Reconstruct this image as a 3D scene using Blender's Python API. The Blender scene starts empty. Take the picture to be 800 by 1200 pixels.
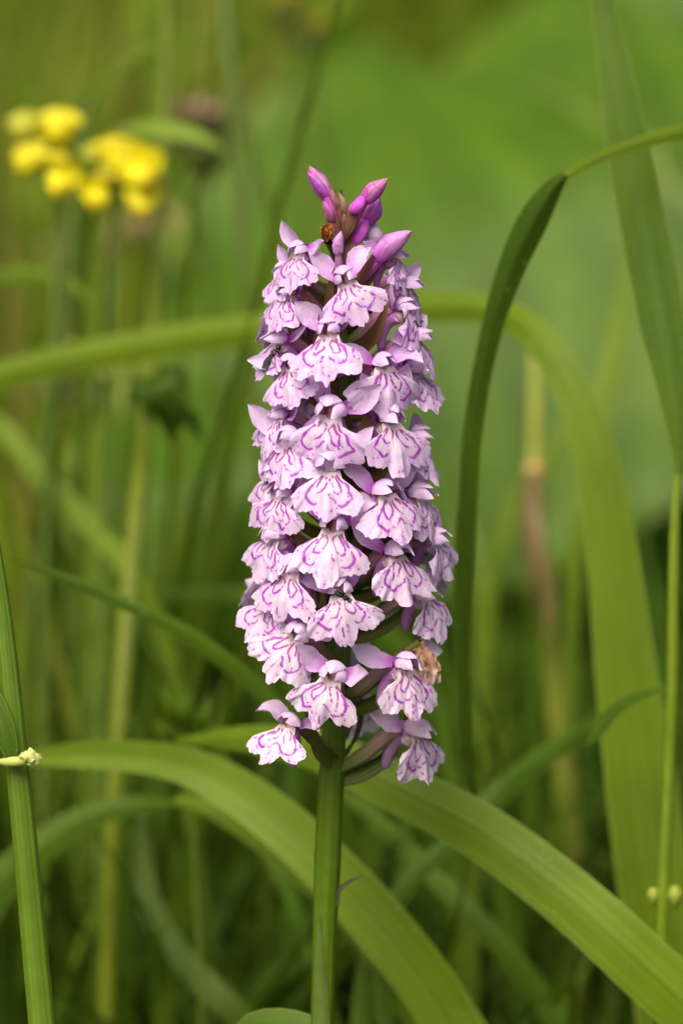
import bpy, math
import numpy as np

# ------------------------------------------------------------------ camera, sky, sun, exposure
scene = bpy.context.scene
COL = scene.collection
rad = math.radians
PITCH = rad(7.0)          # camera looks slightly down
DIST = 0.50               # camera to focus plane, metres
K = 8500.0                # photograph pixels (800 x 1200) per metre on the focus plane
TARGET = np.array([0.0, -0.008, 0.20])
FWD = np.array([0.0, math.cos(PITCH), -math.sin(PITCH)])
UPV = np.array([0.0, math.sin(PITCH), math.cos(PITCH)])
RIGHT = np.array([1.0, 0.0, 0.0])
CAM = TARGET - FWD * DIST

cam_d = bpy.data.cameras.new("camera")
cam = bpy.data.objects.new("camera", cam_d)
COL.objects.link(cam)
cam.location = CAM
cam.rotation_euler = (rad(90) - PITCH, 0, 0)
cam_d.sensor_fit = 'VERTICAL'
cam_d.sensor_height = 36.0
cam_d.lens = 36.0 * DIST / (1200.0 / K)
cam_d.clip_start = 0.02
cam_d.clip_end = 2000.0
cam_d.dof.use_dof = True
cam_d.dof.focus_distance = DIST - 0.003
cam_d.dof.aperture_fstop = 12.0
scene.camera = cam

SUN_EL, SUN_AZ = rad(50), rad(202)     # azimuth clockwise from +Y: behind and a little left of the camera
world = bpy.data.worlds.new("World")
scene.world = world
world.use_nodes = True
wn = world.node_tree.nodes
wl = world.node_tree.links
bg = wn["Background"]
sky = wn.new("ShaderNodeTexSky")
sky.sky_type = 'NISHITA'
sky.sun_disc = False
sky.sun_elevation = SUN_EL
sky.sun_rotation = SUN_AZ
sky.dust_density = 8.0
sky.air_density = 0.6
sky.ozone_density = 0.2
wl.new(sky.outputs["Color"], bg.inputs["Color"])
bg.inputs["Strength"].default_value = 0.085

sun_d = bpy.data.lights.new("sun", 'SUN')
sun = bpy.data.objects.new("sun", sun_d)
COL.objects.link(sun)
sun_d.energy = 1.5
sun_d.angle = rad(45)
sun_d.color = (1.0, 0.93, 0.80)
sdir = np.array([math.sin(SUN_AZ) * math.cos(SUN_EL), math.cos(SUN_AZ) * math.cos(SUN_EL), math.sin(SUN_EL)])
from mathutils import Vector
sun.rotation_euler = Vector(sdir).to_track_quat('Z', 'Y').to_euler()
sun.location = (-0.5, -0.5, 2.0)

vs = scene.view_settings
vs.view_transform = 'Standard'
vs.look = 'None'
vs.exposure = 1.10
vs.gamma = 1.0
vs.use_curve_mapping = False
scene.render.engine = 'CYCLES'
scene.cycles.use_denoising = True
scene.cycles.max_bounces = 8
scene.cycles.transparent_max_bounces = 8


# ------------------------------------------------------------------ helpers
def at(px, py, D=0.0):
    """a point seen at photograph pixel (px, py), D metres behind the focus plane"""
    d = DIST + D
    k = d / (DIST * K)
    return CAM + FWD * d + RIGHT * ((px - 400.0) * k) - UPV * ((py - 600.0) * k)


def at_plane(px, py, Y):
    """a point seen at photograph pixel (px, py), in the upright plane y = Y"""
    ray = FWD * DIST + RIGHT * ((px - 400.0) / K) - UPV * ((py - 600.0) / K)
    return CAM + ray * ((Y - CAM[1]) / ray[1])


def nrm(v):
    v = np.asarray(v, float)
    return v / np.maximum(np.linalg.norm(v, axis=-1, keepdims=True), 1e-12)


def spline(pts, n):
    """Catmull-Rom through the control points, n samples; works on any number of columns"""
    P = np.asarray(pts, float)
    if len(P) == 2:
        t = np.linspace(0, 1, n)[:, None]
        return P[0] * (1 - t) + P[1] * t
    dim = min(3, P.shape[1])
    seg = np.linalg.norm(np.diff(P[:, :dim], axis=0), axis=1) + 1e-9
    x = np.concatenate([[0], np.cumsum(seg ** 0.8)])
    m = np.zeros_like(P)
    for i in range(len(P)):
        if i == 0:
            m[i] = (P[1] - P[0]) / (x[1] - x[0])
        elif i == len(P) - 1:
            m[i] = (P[-1] - P[-2]) / (x[-1] - x[-2])
        else:
            m[i] = (P[i + 1] - P[i - 1]) / (x[i + 1] - x[i - 1])
    xs = np.linspace(0, x[-1], n)
    k = np.clip(np.searchsorted(x, xs, side='right') - 1, 0, len(P) - 2)
    h = (x[k + 1] - x[k])[:, None]
    t = ((xs - x[k]) / (x[k + 1] - x[k]))[:, None]
    return ((2 * t**3 - 3 * t**2 + 1) * P[k] + (t**3 - 2 * t**2 + t) * h * m[k]
            + (-2 * t**3 + 3 * t**2) * P[k + 1] + (t**3 - t**2) * h * m[k + 1])


def noise1(x, seed, freq=1.0):
    """smooth value noise in -1..1"""
    x = np.asarray(x, float) * freq + 500.0
    r = np.random.RandomState(seed).uniform(-1, 1, 1024)
    i = np.floor(x).astype(int)
    f = x - i
    f = f * f * (3 - 2 * f)
    return r[i % 1024] * (1 - f) + r[(i + 1) % 1024] * f


def grid_faces(nu, nv, wrap=False):
    """quads of a grid with nv rows of nu vertices"""
    i = np.arange(nv - 1)[:, None]
    j = np.arange(nu if wrap else nu - 1)[None, :]
    j2 = (j + 1) % nu
    a = i * nu + j; b = i * nu + j2; c = (i + 1) * nu + j2; d = (i + 1) * nu + j
    return np.stack([a + 0 * j, b + 0 * i, c + 0 * i, d + 0 * j], -1).reshape(-1, 4)


class Geo:
    """collects quads with uv (across, along) and colour per vertex"""
    def __init__(self):
        self.v, self.f, self.uv, self.c, self.n = [], [], [], [], 0

    def add(self, v, f, uv=None, c=None):
        v = np.asarray(v, float).reshape(-1, 3)
        self.v.append(v)
        self.f.append(np.asarray(f, int) + self.n)
        self.uv.append(np.zeros((len(v), 2)) if uv is None else np.asarray(uv, float).reshape(-1, 2))
        if c is None:
            c = np.ones((len(v), 3))
        c = np.asarray(c, float)
        if c.ndim == 1:
            c = np.tile(c, (len(v), 1))
        self.c.append(c.reshape(-1, 3))
        self.n += len(v)
        return self

    def mesh(self, name):
        v = np.concatenate(self.v); f = np.concatenate(self.f)
        uv = np.concatenate(self.uv); c = np.concatenate(self.c)
        me = bpy.data.meshes.new(name)
        me.vertices.add(len(v))
        me.vertices.foreach_set("co", v.astype(np.float32).ravel())
        nf = len(f)
        me.loops.add(nf * 4)
        me.loops.foreach_set("vertex_index", f.astype(np.int32).ravel())
        me.polygons.add(nf)
        me.polygons.foreach_set("loop_start", (np.arange(nf) * 4).astype(np.int32))
        me.polygons.foreach_set("use_smooth", np.ones(nf, bool))
        me.update(calc_edges=True)
        l = me.uv_layers.new(name="UVMap")
        l.data.foreach_set("uv", uv[f.ravel()].astype(np.float32).ravel())
        a = me.color_attributes.new("col", 'FLOAT_COLOR', 'POINT')
        a.data.foreach_set("color", np.concatenate([c, np.ones((len(c), 1))], 1).astype(np.float32).ravel())
        me.validate()
        return me

    def build(self, name, mat, parent=None, origin=None):
        if origin is not None:
            self.v = [q - np.asarray(origin) for q in self.v]
        o = bpy.data.objects.new(name, self.mesh(name))
        o.data.materials.append(mat)
        COL.objects.link(o)
        if origin is not None:
            o.location = origin
        if parent is not None:
            o.parent = parent
        return o


def tag(o, label=None, cat=None, group=None, kind=None):
    if label: o["label"] = label
    if cat: o["category"] = cat
    if group: o["group"] = group
    if kind: o["kind"] = kind
    return o


def thing(name, label, cat, loc=(0, 0, 0), group=None):
    o = bpy.data.objects.new(name, None)
    COL.objects.link(o)
    o.location = loc
    o.empty_display_size = 0.01
    return tag(o, label, cat, group)


def sheet(g, path, half, normal, nu=9, nv=24, cup=0.0, fold=0.0, ripple=0.0, rip_n=3, twist=0.0, seed=0, edge=0.0,
          col=None, rot=None):
    """a leaf-like sheet along a path; half = list of (t, half width); normal = direction its upper face looks to"""
    P = spline(path, nv)
    T = nrm(np.gradient(P, axis=0))
    N0 = np.asarray(normal, float)
    if N0.ndim == 1:
        N0 = np.tile(N0, (nv, 1))
    else:
        N0 = spline(N0, nv) if len(N0) != nv else N0
    S = nrm(np.cross(T, N0))
    N = nrm(np.cross(S, T))
    t = np.linspace(0, 1, nv)
    if np.ndim(twist) or twist:
        a = (np.interp(t, np.linspace(0, 1, len(twist)), twist) if np.ndim(twist) else twist * t)[:, None]
        S, N = S * np.cos(a) + N * np.sin(a), N * np.cos(a) - S * np.sin(a)
    hw = np.array(half, float)
    w = np.interp(t, hw[:, 0], hw[:, 1])
    ker = np.ones(3) / 3
    if nv > 14:
        w2 = np.convolve(np.pad(w, 1, mode='edge'), ker, 'valid'); w2[0], w2[-1] = w[0], w[-1]; w = w2
    u = np.linspace(-1, 1, nu)
    wl_ = w * (1 + edge * noise1(t, seed + 1, 14)); wr_ = w * (1 + edge * noise1(t, seed + 2, 14))
    ww = np.where(u[None, :] < 0, wl_[:, None], wr_[:, None])
    X = u[None, :] * ww
    dz = -cup * w[:, None] * u[None, :] ** 2 + fold * w[:, None] * np.abs(u[None, :])
    if ripple:
        dz = dz + ripple * (u[None, :] ** 2) * np.where(u[None, :] < 0, noise1(t, seed + 3, rip_n)[:, None], noise1(t, seed + 4, rip_n)[:, None])
    V = P[:, None, :] + S[:, None, :] * X[..., None] + N[:, None, :] * dz[..., None]
    UV = np.stack([np.broadcast_to((u + 1) / 2, (nv, nu)), np.broadcast_to(t[:, None], (nv, nu))], -1)
    if callable(col):
        c = col(np.broadcast_to(u, (nv, nu)).ravel(), np.broadcast_to(t[:, None], (nv, nu)).ravel())
    else:
        c = col
    V = V.reshape(-1, 3)
    if rot is not None:
        V = V @ rot.T
    g.add(V, grid_faces(nu, nv), UV.reshape(-1, 2), c)
    return g


def tube(g, path, radii, n=10, nv=24, col=None, rot=None, flat=1.0, cap=True, rib=0.0, ribs=6):
    """a round tapering tube; radii = list of (t, radius)"""
    P = spline(path, nv)
    T = nrm(np.gradient(P, axis=0))
    ref = np.array([1.0, 0.0, 0.0]) if abs(np.mean(T[:, 0])) < 0.8 else np.array([0.0, 1.0, 0.0])
    A = nrm(np.cross(T, np.tile(ref, (nv, 1))))
    B = np.cross(T, A)
    t = np.linspace(0, 1, nv)
    rr = np.array(radii, float)
    r = np.interp(t, rr[:, 0], rr[:, 1])
    th = np.linspace(0, 2 * np.pi, n, endpoint=False)
    k = 1 + rib * np.cos(ribs * th)
    V = P[:, None, :] + r[:, None, None] * k[None, :, None] * (np.cos(th)[None, :, None] * A[:, None, :] * flat + np.sin(th)[None, :, None] * B[:, None, :])
    UV = np.stack([np.broadcast_to(th / (2 * np.pi), (nv, n)), np.broadcast_to(t[:, None], (nv, n))], -1)
    tt = np.broadcast_to(t[:, None], (nv, n)).ravel()
    uu = np.broadcast_to(th / (2 * np.pi), (nv, n)).ravel()
    c = col(uu, tt) if callable(col) else col
    V = V.reshape(-1, 3)
    if rot is not None:
        V = V @ rot.T
    F = grid_faces(n, nv, wrap=True)
    g.add(V, F, UV.reshape(-1, 2), c)
    return g


def mixc(a, b, k):
    k = np.clip(np.asarray(k, float), 0, 1)[..., None]
    return np.asarray(a, float) * (1 - k) + np.asarray(b, float) * k


def srgb(r, g, b):
    c = np.array([r, g, b], float) / 255.0
    return np.where(c <= 0.04045, c / 12.92, ((c + 0.055) / 1.055) ** 2.4)


def sstep(a, b, x):
    t = np.clip((np.asarray(x, float) - a) / (b - a), 0, 1)
    return t * t * (3 - 2 * t)


def euler(rx, ry, rz):
    cx, sx, cy, sy, cz, sz = math.cos(rx), math.sin(rx), math.cos(ry), math.sin(ry), math.cos(rz), math.sin(rz)
    X = np.array([[1, 0, 0], [0, cx, -sx], [0, sx, cx]]); Y = np.array([[cy, 0, sy], [0, 1, 0], [-sy, 0, cy]])
    Z = np.array([[cz, -sz, 0], [sz, cz, 0], [0, 0, 1]])
    return Z @ Y @ X


# ------------------------------------------------------------------ materials
class NT:
    def __init__(self, name):
        self.m = bpy.data.materials.new(name)
        self.m.use_nodes = True
        self.t = self.m.node_tree
        self.t.nodes.clear()
        self.out = self.n("ShaderNodeOutputMaterial")

    def n(self, typ, **kw):
        o = self.t.nodes.new(typ)
        for k, v in kw.items():
            setattr(o, k, v)
        return o

    def l(self, a, b):
        self.t.links.new(a, b)

    def val(self, sock, v):
        if hasattr(v, "is_linked") or hasattr(v, "links"):
            self.l(v, sock)
        else:
            sock.default_value = v

    def math(self, op, a, b=None, c=None):
        o = self.n("ShaderNodeMath", operation=op)
        self.val(o.inputs[0], a)
        if b is not None: self.val(o.inputs[1], b)
        if c is not None: self.val(o.inputs[2], c)
        return o.outputs[0]

    def mix(self, fac, a, b, blend='MIX'):
        o = self.n("ShaderNodeMix", data_type='RGBA', blend_type=blend)
        self.val(o.inputs[0], fac)
        for s, v in ((o.inputs[6], a), (o.inputs[7], b)):
            if isinstance(v, (tuple, list, np.ndarray)):
                s.default_value = (*[float(q) for q in v[:3]], 1.0)
            else:
                self.l(v, s)
        return o.outputs[2]

    def noise(self, vec, scale, detail=3.0, rough=0.55):
        o = self.n("ShaderNodeTexNoise")
        if vec is not None: self.l(vec, o.inputs["Vector"])
        o.inputs["Scale"].default_value = scale
        o.inputs["Detail"].default_value = detail
        o.inputs["Roughness"].default_value = rough
        return o.outputs["Fac"]

    def mapr(self, v, a, b, c, d):
        o = self.n("ShaderNodeMapRange")
        self.l(v, o.inputs[0])
        for i, q in enumerate((a, b, c, d)):
            o.inputs[i + 1].default_value = q
        return o.outputs[0]

    def surface(self, color, rough=0.5, spec=0.4, trans=0.0, tcol=None, bump=None, bstr=0.2, bdist=0.0002, sheen=0.0):
        p = self.n("ShaderNodeBsdfPrincipled")
        if isinstance(color, (tuple, list, np.ndarray)):
            p.inputs["Base Color"].default_value = (*[float(q) for q in color[:3]], 1)
        else:
            self.l(color, p.inputs["Base Color"])
        self.val(p.inputs["Roughness"], rough)
        p.inputs["Specular IOR Level"].default_value = spec
        if sheen:
            p.inputs["Sheen Weight"].default_value = sheen
        nrmo = None
        if bump is not None:
            b = self.n("ShaderNodeBump")
            b.inputs["Strength"].default_value = bstr
            b.inputs["Distance"].default_value = bdist
            self.l(bump, b.inputs["Height"])
            nrmo = b.outputs[0]
            self.l(nrmo, p.inputs["Normal"])
        last = p.outputs[0]
        if trans:
            tr = self.n("ShaderNodeBsdfTranslucent")
            src = tcol if tcol is not None else color
            if isinstance(src, (tuple, list, np.ndarray)):
                tr.inputs[0].default_value = (*[float(q) for q in src[:3]], 1)
            else:
                self.l(src, tr.inputs[0])
            if nrmo is not None: self.l(nrmo, tr.inputs["Normal"])
            mx = self.n("ShaderNodeMixShader")
            mx.inputs[0].default_value = trans
            self.l(last, mx.inputs[1]); self.l(tr.outputs[0], mx.inputs[2])
            last = mx.outputs[0]
        self.l(last, self.out.inputs["Surface"])
        return self.m


def mat_petal(name, trans=0.32, rough=0.42):
    k = NT(name)
    at_ = k.n("ShaderNodeAttribute", attribute_name="col")
    co = k.n("ShaderNodeTexCoord")
    n1 = k.noise(co.outputs["Object"], 900, 3)
    n2 = k.noise(co.outputs["Object"], 5200, 2)
    c = k.mix(k.mapr(n1, 0.35, 0.7, 0.0, 0.22), at_.outputs["Color"], (0.72, 0.45, 0.74), 'MULTIPLY')
    h = k.math('ADD', n1, k.math('MULTIPLY', n2, 0.5))
    return k.surface(c, rough=rough, spec=0.4, trans=trans, bump=h, bstr=0.45, bdist=0.00035)


def mat_plant(name, spec=0.35, rough=0.5, trans=0.0, vein=0.0, scale=600, bd=0.00015):
    """stem / bract / bud: colour from the vertex pigment with cellular mottling"""
    k = NT(name)
    at_ = k.n("ShaderNodeAttribute", attribute_name="col")
    co = k.n("ShaderNodeTexCoord")
    n1 = k.noise(co.outputs["Object"], scale, 4)
    c = k.mix(k.mapr(n1, 0.3, 0.75, 0.0, 0.55), at_.outputs["Color"], (0.62, 0.60, 0.5), 'MULTIPLY')
    h = n1
    if vein:
        uv = k.n("ShaderNodeUVMap")
        sep = k.n("ShaderNodeSeparateXYZ"); k.l(uv.outputs[0], sep.inputs[0])
        s = k.math('SINE', k.math('MULTIPLY', sep.outputs[0], vein))
        c = k.mix(k.mapr(s, -1, 1, 0.0, 0.35), c, (0.7, 0.68, 0.55), 'MULTIPLY')
        h = k.math('ADD', n1, k.math('MULTIPLY', s, 0.5))
    return k.surface(c, rough=rough, spec=spec, trans=trans, bump=h, bstr=0.4, bdist=bd)


def mat_blade(name, base, edge, trans=0.3, veins=34.0, rough=0.42, spots=True):
    """grass leaf: parallel veins across u, a keel along the middle, blotches and pale scuffs along its length"""
    k = NT(name)
    uv = k.n("ShaderNodeUVMap")
    sep = k.n("ShaderNodeSeparateXYZ"); k.l(uv.outputs[0], sep.inputs[0])
    u, v = sep.outputs[0], sep.outputs[1]
    co = k.n("ShaderNodeTexCoord")
    com = k.n("ShaderNodeCombineXYZ")
    k.l(k.math('MULTIPLY', u, 1.0), com.inputs[0]); k.l(k.math('MULTIPLY', v, 0.06), com.inputs[1])
    streak = k.noise(com.outputs[0], veins, 4, 0.65)
    blot = k.noise(co.outputs["Object"], 70, 4)
    fine = k.noise(co.outputs["Object"], 700, 3)
    c = k.mix(k.mapr(blot, 0.35, 0.68, 0, 1), base, edge)
    c = k.mix(k.mapr(streak, 0.40, 0.60, 0.0, 0.85), c, (0.58, 0.64, 0.45), 'MULTIPLY')
    com2 = k.n("ShaderNodeCombineXYZ")
    k.l(k.math('MULTIPLY', u, 1.0), com2.inputs[0]); k.l(k.math('MULTIPLY', v, 0.012), com2.inputs[1])
    fv = k.noise(com2.outputs[0], veins * 3.2, 2, 0.5)
    c = k.mix(k.mapr(fv, 0.45, 0.58, 0.0, 0.5), c, (0.62, 0.68, 0.5), 'MULTIPLY')
    mid = k.math('ABSOLUTE', k.math('SUBTRACT', u, 0.5))
    c = k.mix(k.mapr(mid, 0.0, 0.035, 0.55, 0.0), c, (0.45, 0.55, 0.4), 'MULTIPLY')
    c = k.mix(k.mapr(mid, 0.47, 0.5, 0.0, 0.5), c, (0.34, 0.42, 0.10))
    if spots:
        sp = k.noise(co.outputs["Object"], 1500, 2)
        sp2 = k.math('MULTIPLY', k.mapr(sp, 0.64, 0.70, 0, 1), k.mapr(blot, 0.42, 0.55, 0, 1))
        c = k.mix(k.math('MULTIPLY', sp2, 0.2), c, (0.45, 0.50, 0.28))
    h = k.math('ADD', k.math('MULTIPLY', streak, 1.0), k.math('MULTIPLY', fine, 0.35))
    tc = k.mix(0.5, c, (0.22, 0.34, 0.02))
    return k.surface(c, rough=rough, spec=0.14, trans=trans, tcol=tc, bump=h, bstr=0.5, bdist=0.0002)


PETAL = mat_petal("orchid_petal")
STEM = mat_plant("orchid_stem", spec=0.16, rough=0.5, vein=62.0)
BRACT = mat_plant("orchid_bract", trans=0.25, vein=40.0)
BUD = mat_plant("orchid_bud", rough=0.42, trans=0.15, scale=500)
BLADE_A = mat_blade("grass_leaf_light", (0.175, 0.255, 0.013), (0.130, 0.212, 0.009))
BLADE_B = mat_blade("grass_leaf_mid", (0.092, 0.165, 0.008), (0.066, 0.130, 0.006))
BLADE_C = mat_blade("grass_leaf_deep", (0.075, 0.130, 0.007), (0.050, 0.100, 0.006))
BLADE_P = mat_blade("grass_leaf_pale", (0.25, 0.34, 0.05), (0.19, 0.29, 0.03))
BLADE_D = mat_blade("herb_leaf_dark", (0.060, 0.112, 0.006), (0.044, 0.088, 0.005))
CULM = mat_plant("grass_culm", spec=0.18, rough=0.45, vein=75.0, scale=260)
PLAIN = mat_plant("flower_petal", rough=0.5, trans=0.25, scale=300)
DARK = mat_plant("insect_body", rough=0.35, spec=0.6, scale=2500, bd=0.00005)
GRASS = mat_plant("meadow_grass", spec=0.1, rough=0.6, trans=0.35, scale=40)
BROAD = mat_blade("broad_leaf", (0.098, 0.180, 0.009), (0.070, 0.145, 0.007), trans=0.3, veins=9.0, spots=False)

# ------------------------------------------------------------------ ground: level meadow with a low grassy bank behind
def ground_z(x, y):
    bank = 1.25 * sstep(0.75, 3.4, y) * (1 + 0.10 * np.sin(x * 1.3 + 0.6))
    return bank + 0.012 * np.sin(x * 9.0 + 1.0) * np.sin(y * 7.0) + 0.006 * np.sin(x * 23) * np.cos(y * 19)


def make_ground():
    a = np.concatenate([-np.geomspace(900, 3, 16), np.linspace(-2.6, 2.6, 72), np.geomspace(3, 900, 16)])
    b = np.concatenate([-np.geomspace(900, 2, 14), np.linspace(-1.6, 5.0, 90), np.geomspace(5.6, 900, 16)])
    X, Y = np.meshgrid(a, b)
    Z = ground_z(X, Y)
    g = Geo().add(np.stack([X, Y, Z], -1), grid_faces(len(a), len(b)))
    k = NT("meadow_soil")
    co = k.n("ShaderNodeTexCoord")
    n1 = k.noise(co.outputs["Object"], 9, 6)
    n2 = k.noise(co.outputs["Object"], 120, 4)
    c = k.mix(k.mapr(n1, 0.35, 0.65, 0, 1), (0.030, 0.042, 0.010), (0.050, 0.072, 0.014))
    c = k.mix(k.mapr(n2, 0.45, 0.7, 0, 0.6), c, (0.060, 0.045, 0.018))
    m = k.surface(c, rough=0.9, spec=0.1, bump=n2, bstr=0.8, bdist=0.01)
    return tag(g.build("ground", m), "mossy meadow ground rising to a low bank", None, None, "structure")


make_ground()


def grass_mass(name, label, n, region, hgt, wid, palette, seed, lean=0.5, minr=0.0):
    """a mass of thin grass leaves, one object; region = function(rng, n) -> x, y"""
    rng = np.random.RandomState(seed)
    x, y = region(rng, n)
    n = len(x)
    z = ground_z(x, y)
    H = rng.uniform(hgt[0], hgt[1], n) * (0.75 + 0.5 * rng.rand(n))
    W = rng.uniform(wid[0], wid[1], n) * 0.5
    az = rng.uniform(0, 2 * np.pi, n)
    ln = rng.beta(1.6, 2.6, n) * lean * 2
    face = az + np.pi / 2 + rng.normal(0, 0.5, n)
    rows = 6
    t = np.linspace(0, 1, rows)
    curve = t[None, :] ** 2
    out = H[:, None] * ln[:, None] * curve
    up = H[:, None] * (t[None, :] - 0.45 * np.minimum(ln, 1.2)[:, None] * curve)
    cx = x[:, None] + np.cos(az)[:, None] * out
    cy = y[:, None] + np.sin(az)[:, None] * out
    cz = z[:, None] + up
    prof = np.array([0.7, 1.0, 0.95, 0.8, 0.5, 0.05])
    w = W[:, None] * prof[None, :]
    dx = np.cos(face)[:, None] * w; dy = np.sin(face)[:, None] * w
    L = np.stack([cx - dx, cy - dy, cz], -1); R = np.stack([cx + dx, cy + dy, cz], -1)
    V = np.stack([L, R], 2).reshape(-1, 3)            # n, rows, 2
    base = (np.arange(n) * rows * 2)[:, None, None]
    r = (np.arange(rows - 1) * 2)[None, :, None]
    F = (base + r + np.array([0, 1, 3, 2])[None, None, :]).reshape(-1, 4)
    pal = np.array(palette)
    pick = rng.randint(0, len(pal), n)
    c = pal[pick] * (0.75 + 0.5 * rng.rand(n))[:, None]
    C = np.repeat(c, rows * 2, axis=0)
    g = Geo().add(V, F, None, C)
    return tag(g.build(name, GRASS), label, "grass", None, "stuff")


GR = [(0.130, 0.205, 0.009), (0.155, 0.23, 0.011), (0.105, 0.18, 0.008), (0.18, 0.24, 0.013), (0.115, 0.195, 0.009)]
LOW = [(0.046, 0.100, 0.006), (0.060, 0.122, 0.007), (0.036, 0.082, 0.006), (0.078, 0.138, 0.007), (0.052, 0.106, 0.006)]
OLIVE = [(0.165, 0.25, 0.016), (0.20, 0.25, 0.024), (0.15, 0.245, 0.014), (0.25, 0.225, 0.05), (0.145, 0.235, 0.014)]


def reg_low(rng, n):
    y = rng.uniform(0.10, 0.62, n)
    x = rng.uniform(-1, 1, n) * (0.22 + 0.35 * y)
    return x, y


def reg_far(rng, n):
    y = 0.55 + 3.2 * rng.rand(n) ** 1.35
    x = rng.uniform(-1, 1, n) * (0.45 + 0.30 * y)
    return x, y


def reg_dry(rng, n):
    y = 0.50 + 1.9 * rng.rand(n)
    x = -0.02 - rng.rand(n) * (0.25 + 0.35 * y)
    return x, y


def reg_near(rng, n):
    y = rng.uniform(-0.25, 0.62, n)
    x = rng.uniform(-1, 1, n) * 0.55
    keep = ~((np.abs(x) < 0.05) & (y < 0.05))
    return x[keep], y[keep]


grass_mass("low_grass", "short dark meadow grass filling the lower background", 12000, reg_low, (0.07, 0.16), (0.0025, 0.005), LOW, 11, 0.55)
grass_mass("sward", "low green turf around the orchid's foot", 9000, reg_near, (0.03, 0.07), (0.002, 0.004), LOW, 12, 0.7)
grass_mass("bank_grass", "soft green grass covering the bank far behind", 52000, reg_far, (0.12, 0.26), (0.004, 0.008), GR, 13, 0.55)
grass_mass("dry_grass", "olive and straw-coloured grass behind the yellow flowers", 15000, reg_dry, (0.15, 0.34), (0.003, 0.006), OLIVE, 14, 0.5)


def reg_mid(rng, n):
    y = rng.uniform(0.17, 0.50, n)
    return -0.035 - rng.rand(n) * (0.14 + 0.22 * y), y


def reg_mid2(rng, n):
    y = rng.uniform(0.14, 0.45, n)
    return 0.005 + rng.rand(n) * (0.14 + 0.2 * y), y


grass_mass("thin_grass", "thin blurred grass leaves standing behind the left stems", 430, reg_mid, (0.11, 0.26), (0.0018, 0.004), GR + OLIVE, 15, 0.30)
grass_mass("thin_grass", "thin blurred grass leaves low behind the right-hand leaves", 420, reg_mid2, (0.06, 0.125), (0.0018, 0.004), GR, 18, 0.4)


def herb_mass(name, label, n, region, hgt, size, palette, seed, per=9):
    """soft leafy herbs: thin stalks with oval leaves along them, one object"""
    rng = np.random.RandomState(seed)
    g = Geo()
    x, y = region(rng, n)
    z = ground_z(x, y)
    pal = np.array(palette)
    for i in range(n):
        h = rng.uniform(*hgt); a = rng.uniform(0, 6.28); ln = rng.uniform(0, .25) * h
        top = np.array([x[i] + math.cos(a) * ln, y[i] + math.sin(a) * ln, z[i] + h])
        P = spline([(x[i], y[i], z[i]), (x[i] + math.cos(a) * ln * .3, y[i] + math.sin(a) * ln * .3, z[i] + h * .55), top], 8)
        c0 = pal[rng.randint(len(pal))] * rng.uniform(.8, 1.2)
        tube(g, P, [(0, .0016), (1, .0008)], n=5, nv=8, col=c0 * .8)
        for q in range(per):
            t = rng.uniform(.25, 1.0)
            b = P[int(t * 7)]
            d = rng.uniform(0, 6.28); L = rng.uniform(*size)
            dv = np.array([math.cos(d), math.sin(d), rng.uniform(-.3, .8)])
            sheet(g, [b, b + dv * L * .5 + [0, 0, L * .12], b + dv * L], [(0, L * .05), (.3, L * .24), (.6, L * .24), (.85, L * .12), (1, L * .01)], (0.02, -.5, 1), nu=3, nv=7, fold=.15, col=c0 * rng.uniform(.75, 1.3))
    return tag(g.build(name, GRASS), label, "foliage", None, "stuff")


def reg_herb(rng, n):
    y = rng.uniform(0.33, 0.95, n)
    return -0.012 - rng.rand(n) * (0.13 + 0.16 * y), y


def reg_herb2(rng, n):
    y = rng.uniform(0.30, 0.60, n)
    return rng.uniform(-1, 1, n) * (0.20 + 0.12 * y), y


herb_mass("herb_foliage", "pale yellowish leafy herbs blurred behind the left stems", 75, reg_herb, (0.10, 0.24), (0.012, 0.03),
          [(0.22, 0.28, 0.03), (0.17, 0.25, 0.015), (0.30, 0.29, 0.07), (0.13, 0.20, 0.012), (0.24, 0.19, 0.08)], 21)
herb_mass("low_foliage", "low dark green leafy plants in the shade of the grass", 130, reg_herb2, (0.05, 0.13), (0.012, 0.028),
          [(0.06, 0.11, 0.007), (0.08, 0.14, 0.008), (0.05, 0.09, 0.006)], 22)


# ------------------------------------------------------------------ broad leaves far behind (big soft green area)
def broad_leaf(tip, base, width, nrm_, foot, label, mat=BROAD, seed=0, cat="leaf plant"):
    root = thing("broad_leaf_plant", label, cat, foot, "broad leaves behind the orchid")
    tip, base, foot = map(np.asarray, (tip, base, foot))
    midp = (tip + base) / 2 + nrm(nrm_) * 0.02
    g = Geo()
    sheet(g, [base, midp, tip], [(0, 0.12 * width), (0.08, 0.38 * width), (0.25, 0.5 * width), (0.5, 0.5 * width), (0.75, 0.36 * width),
                                 (0.92, 0.15 * width), (1, 0.005)], nrm_, nu=15, nv=36, cup=0.10, ripple=0.012, rip_n=5, seed=seed, edge=0.05)
    g.build("leaf", mat, root, None).location = (0, 0, 0)
    lf = root.children[0]
    for v in lf.data.vertices:
        v.co -= Vector(foot)
    g2 = Geo()
    tube(g2, [foot, foot * 0.5 + base * 0.5 + np.array([0, 0.02, 0]), base, base * 0.7 + midp * 0.3 + nrm(nrm_) * -0.003], [(0, 0.004), (1, 0.0025)], n=8, nv=16, col=srgb(95, 120, 40))
    o = g2.build("leaf_stalk", CULM, root)
    for v in o.data.vertices:
        v.co -= Vector(foot)
    return root


def gpt(x, y):
    return np.array([x, y, float(ground_z(np.array(x), np.array(y)))])


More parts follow.
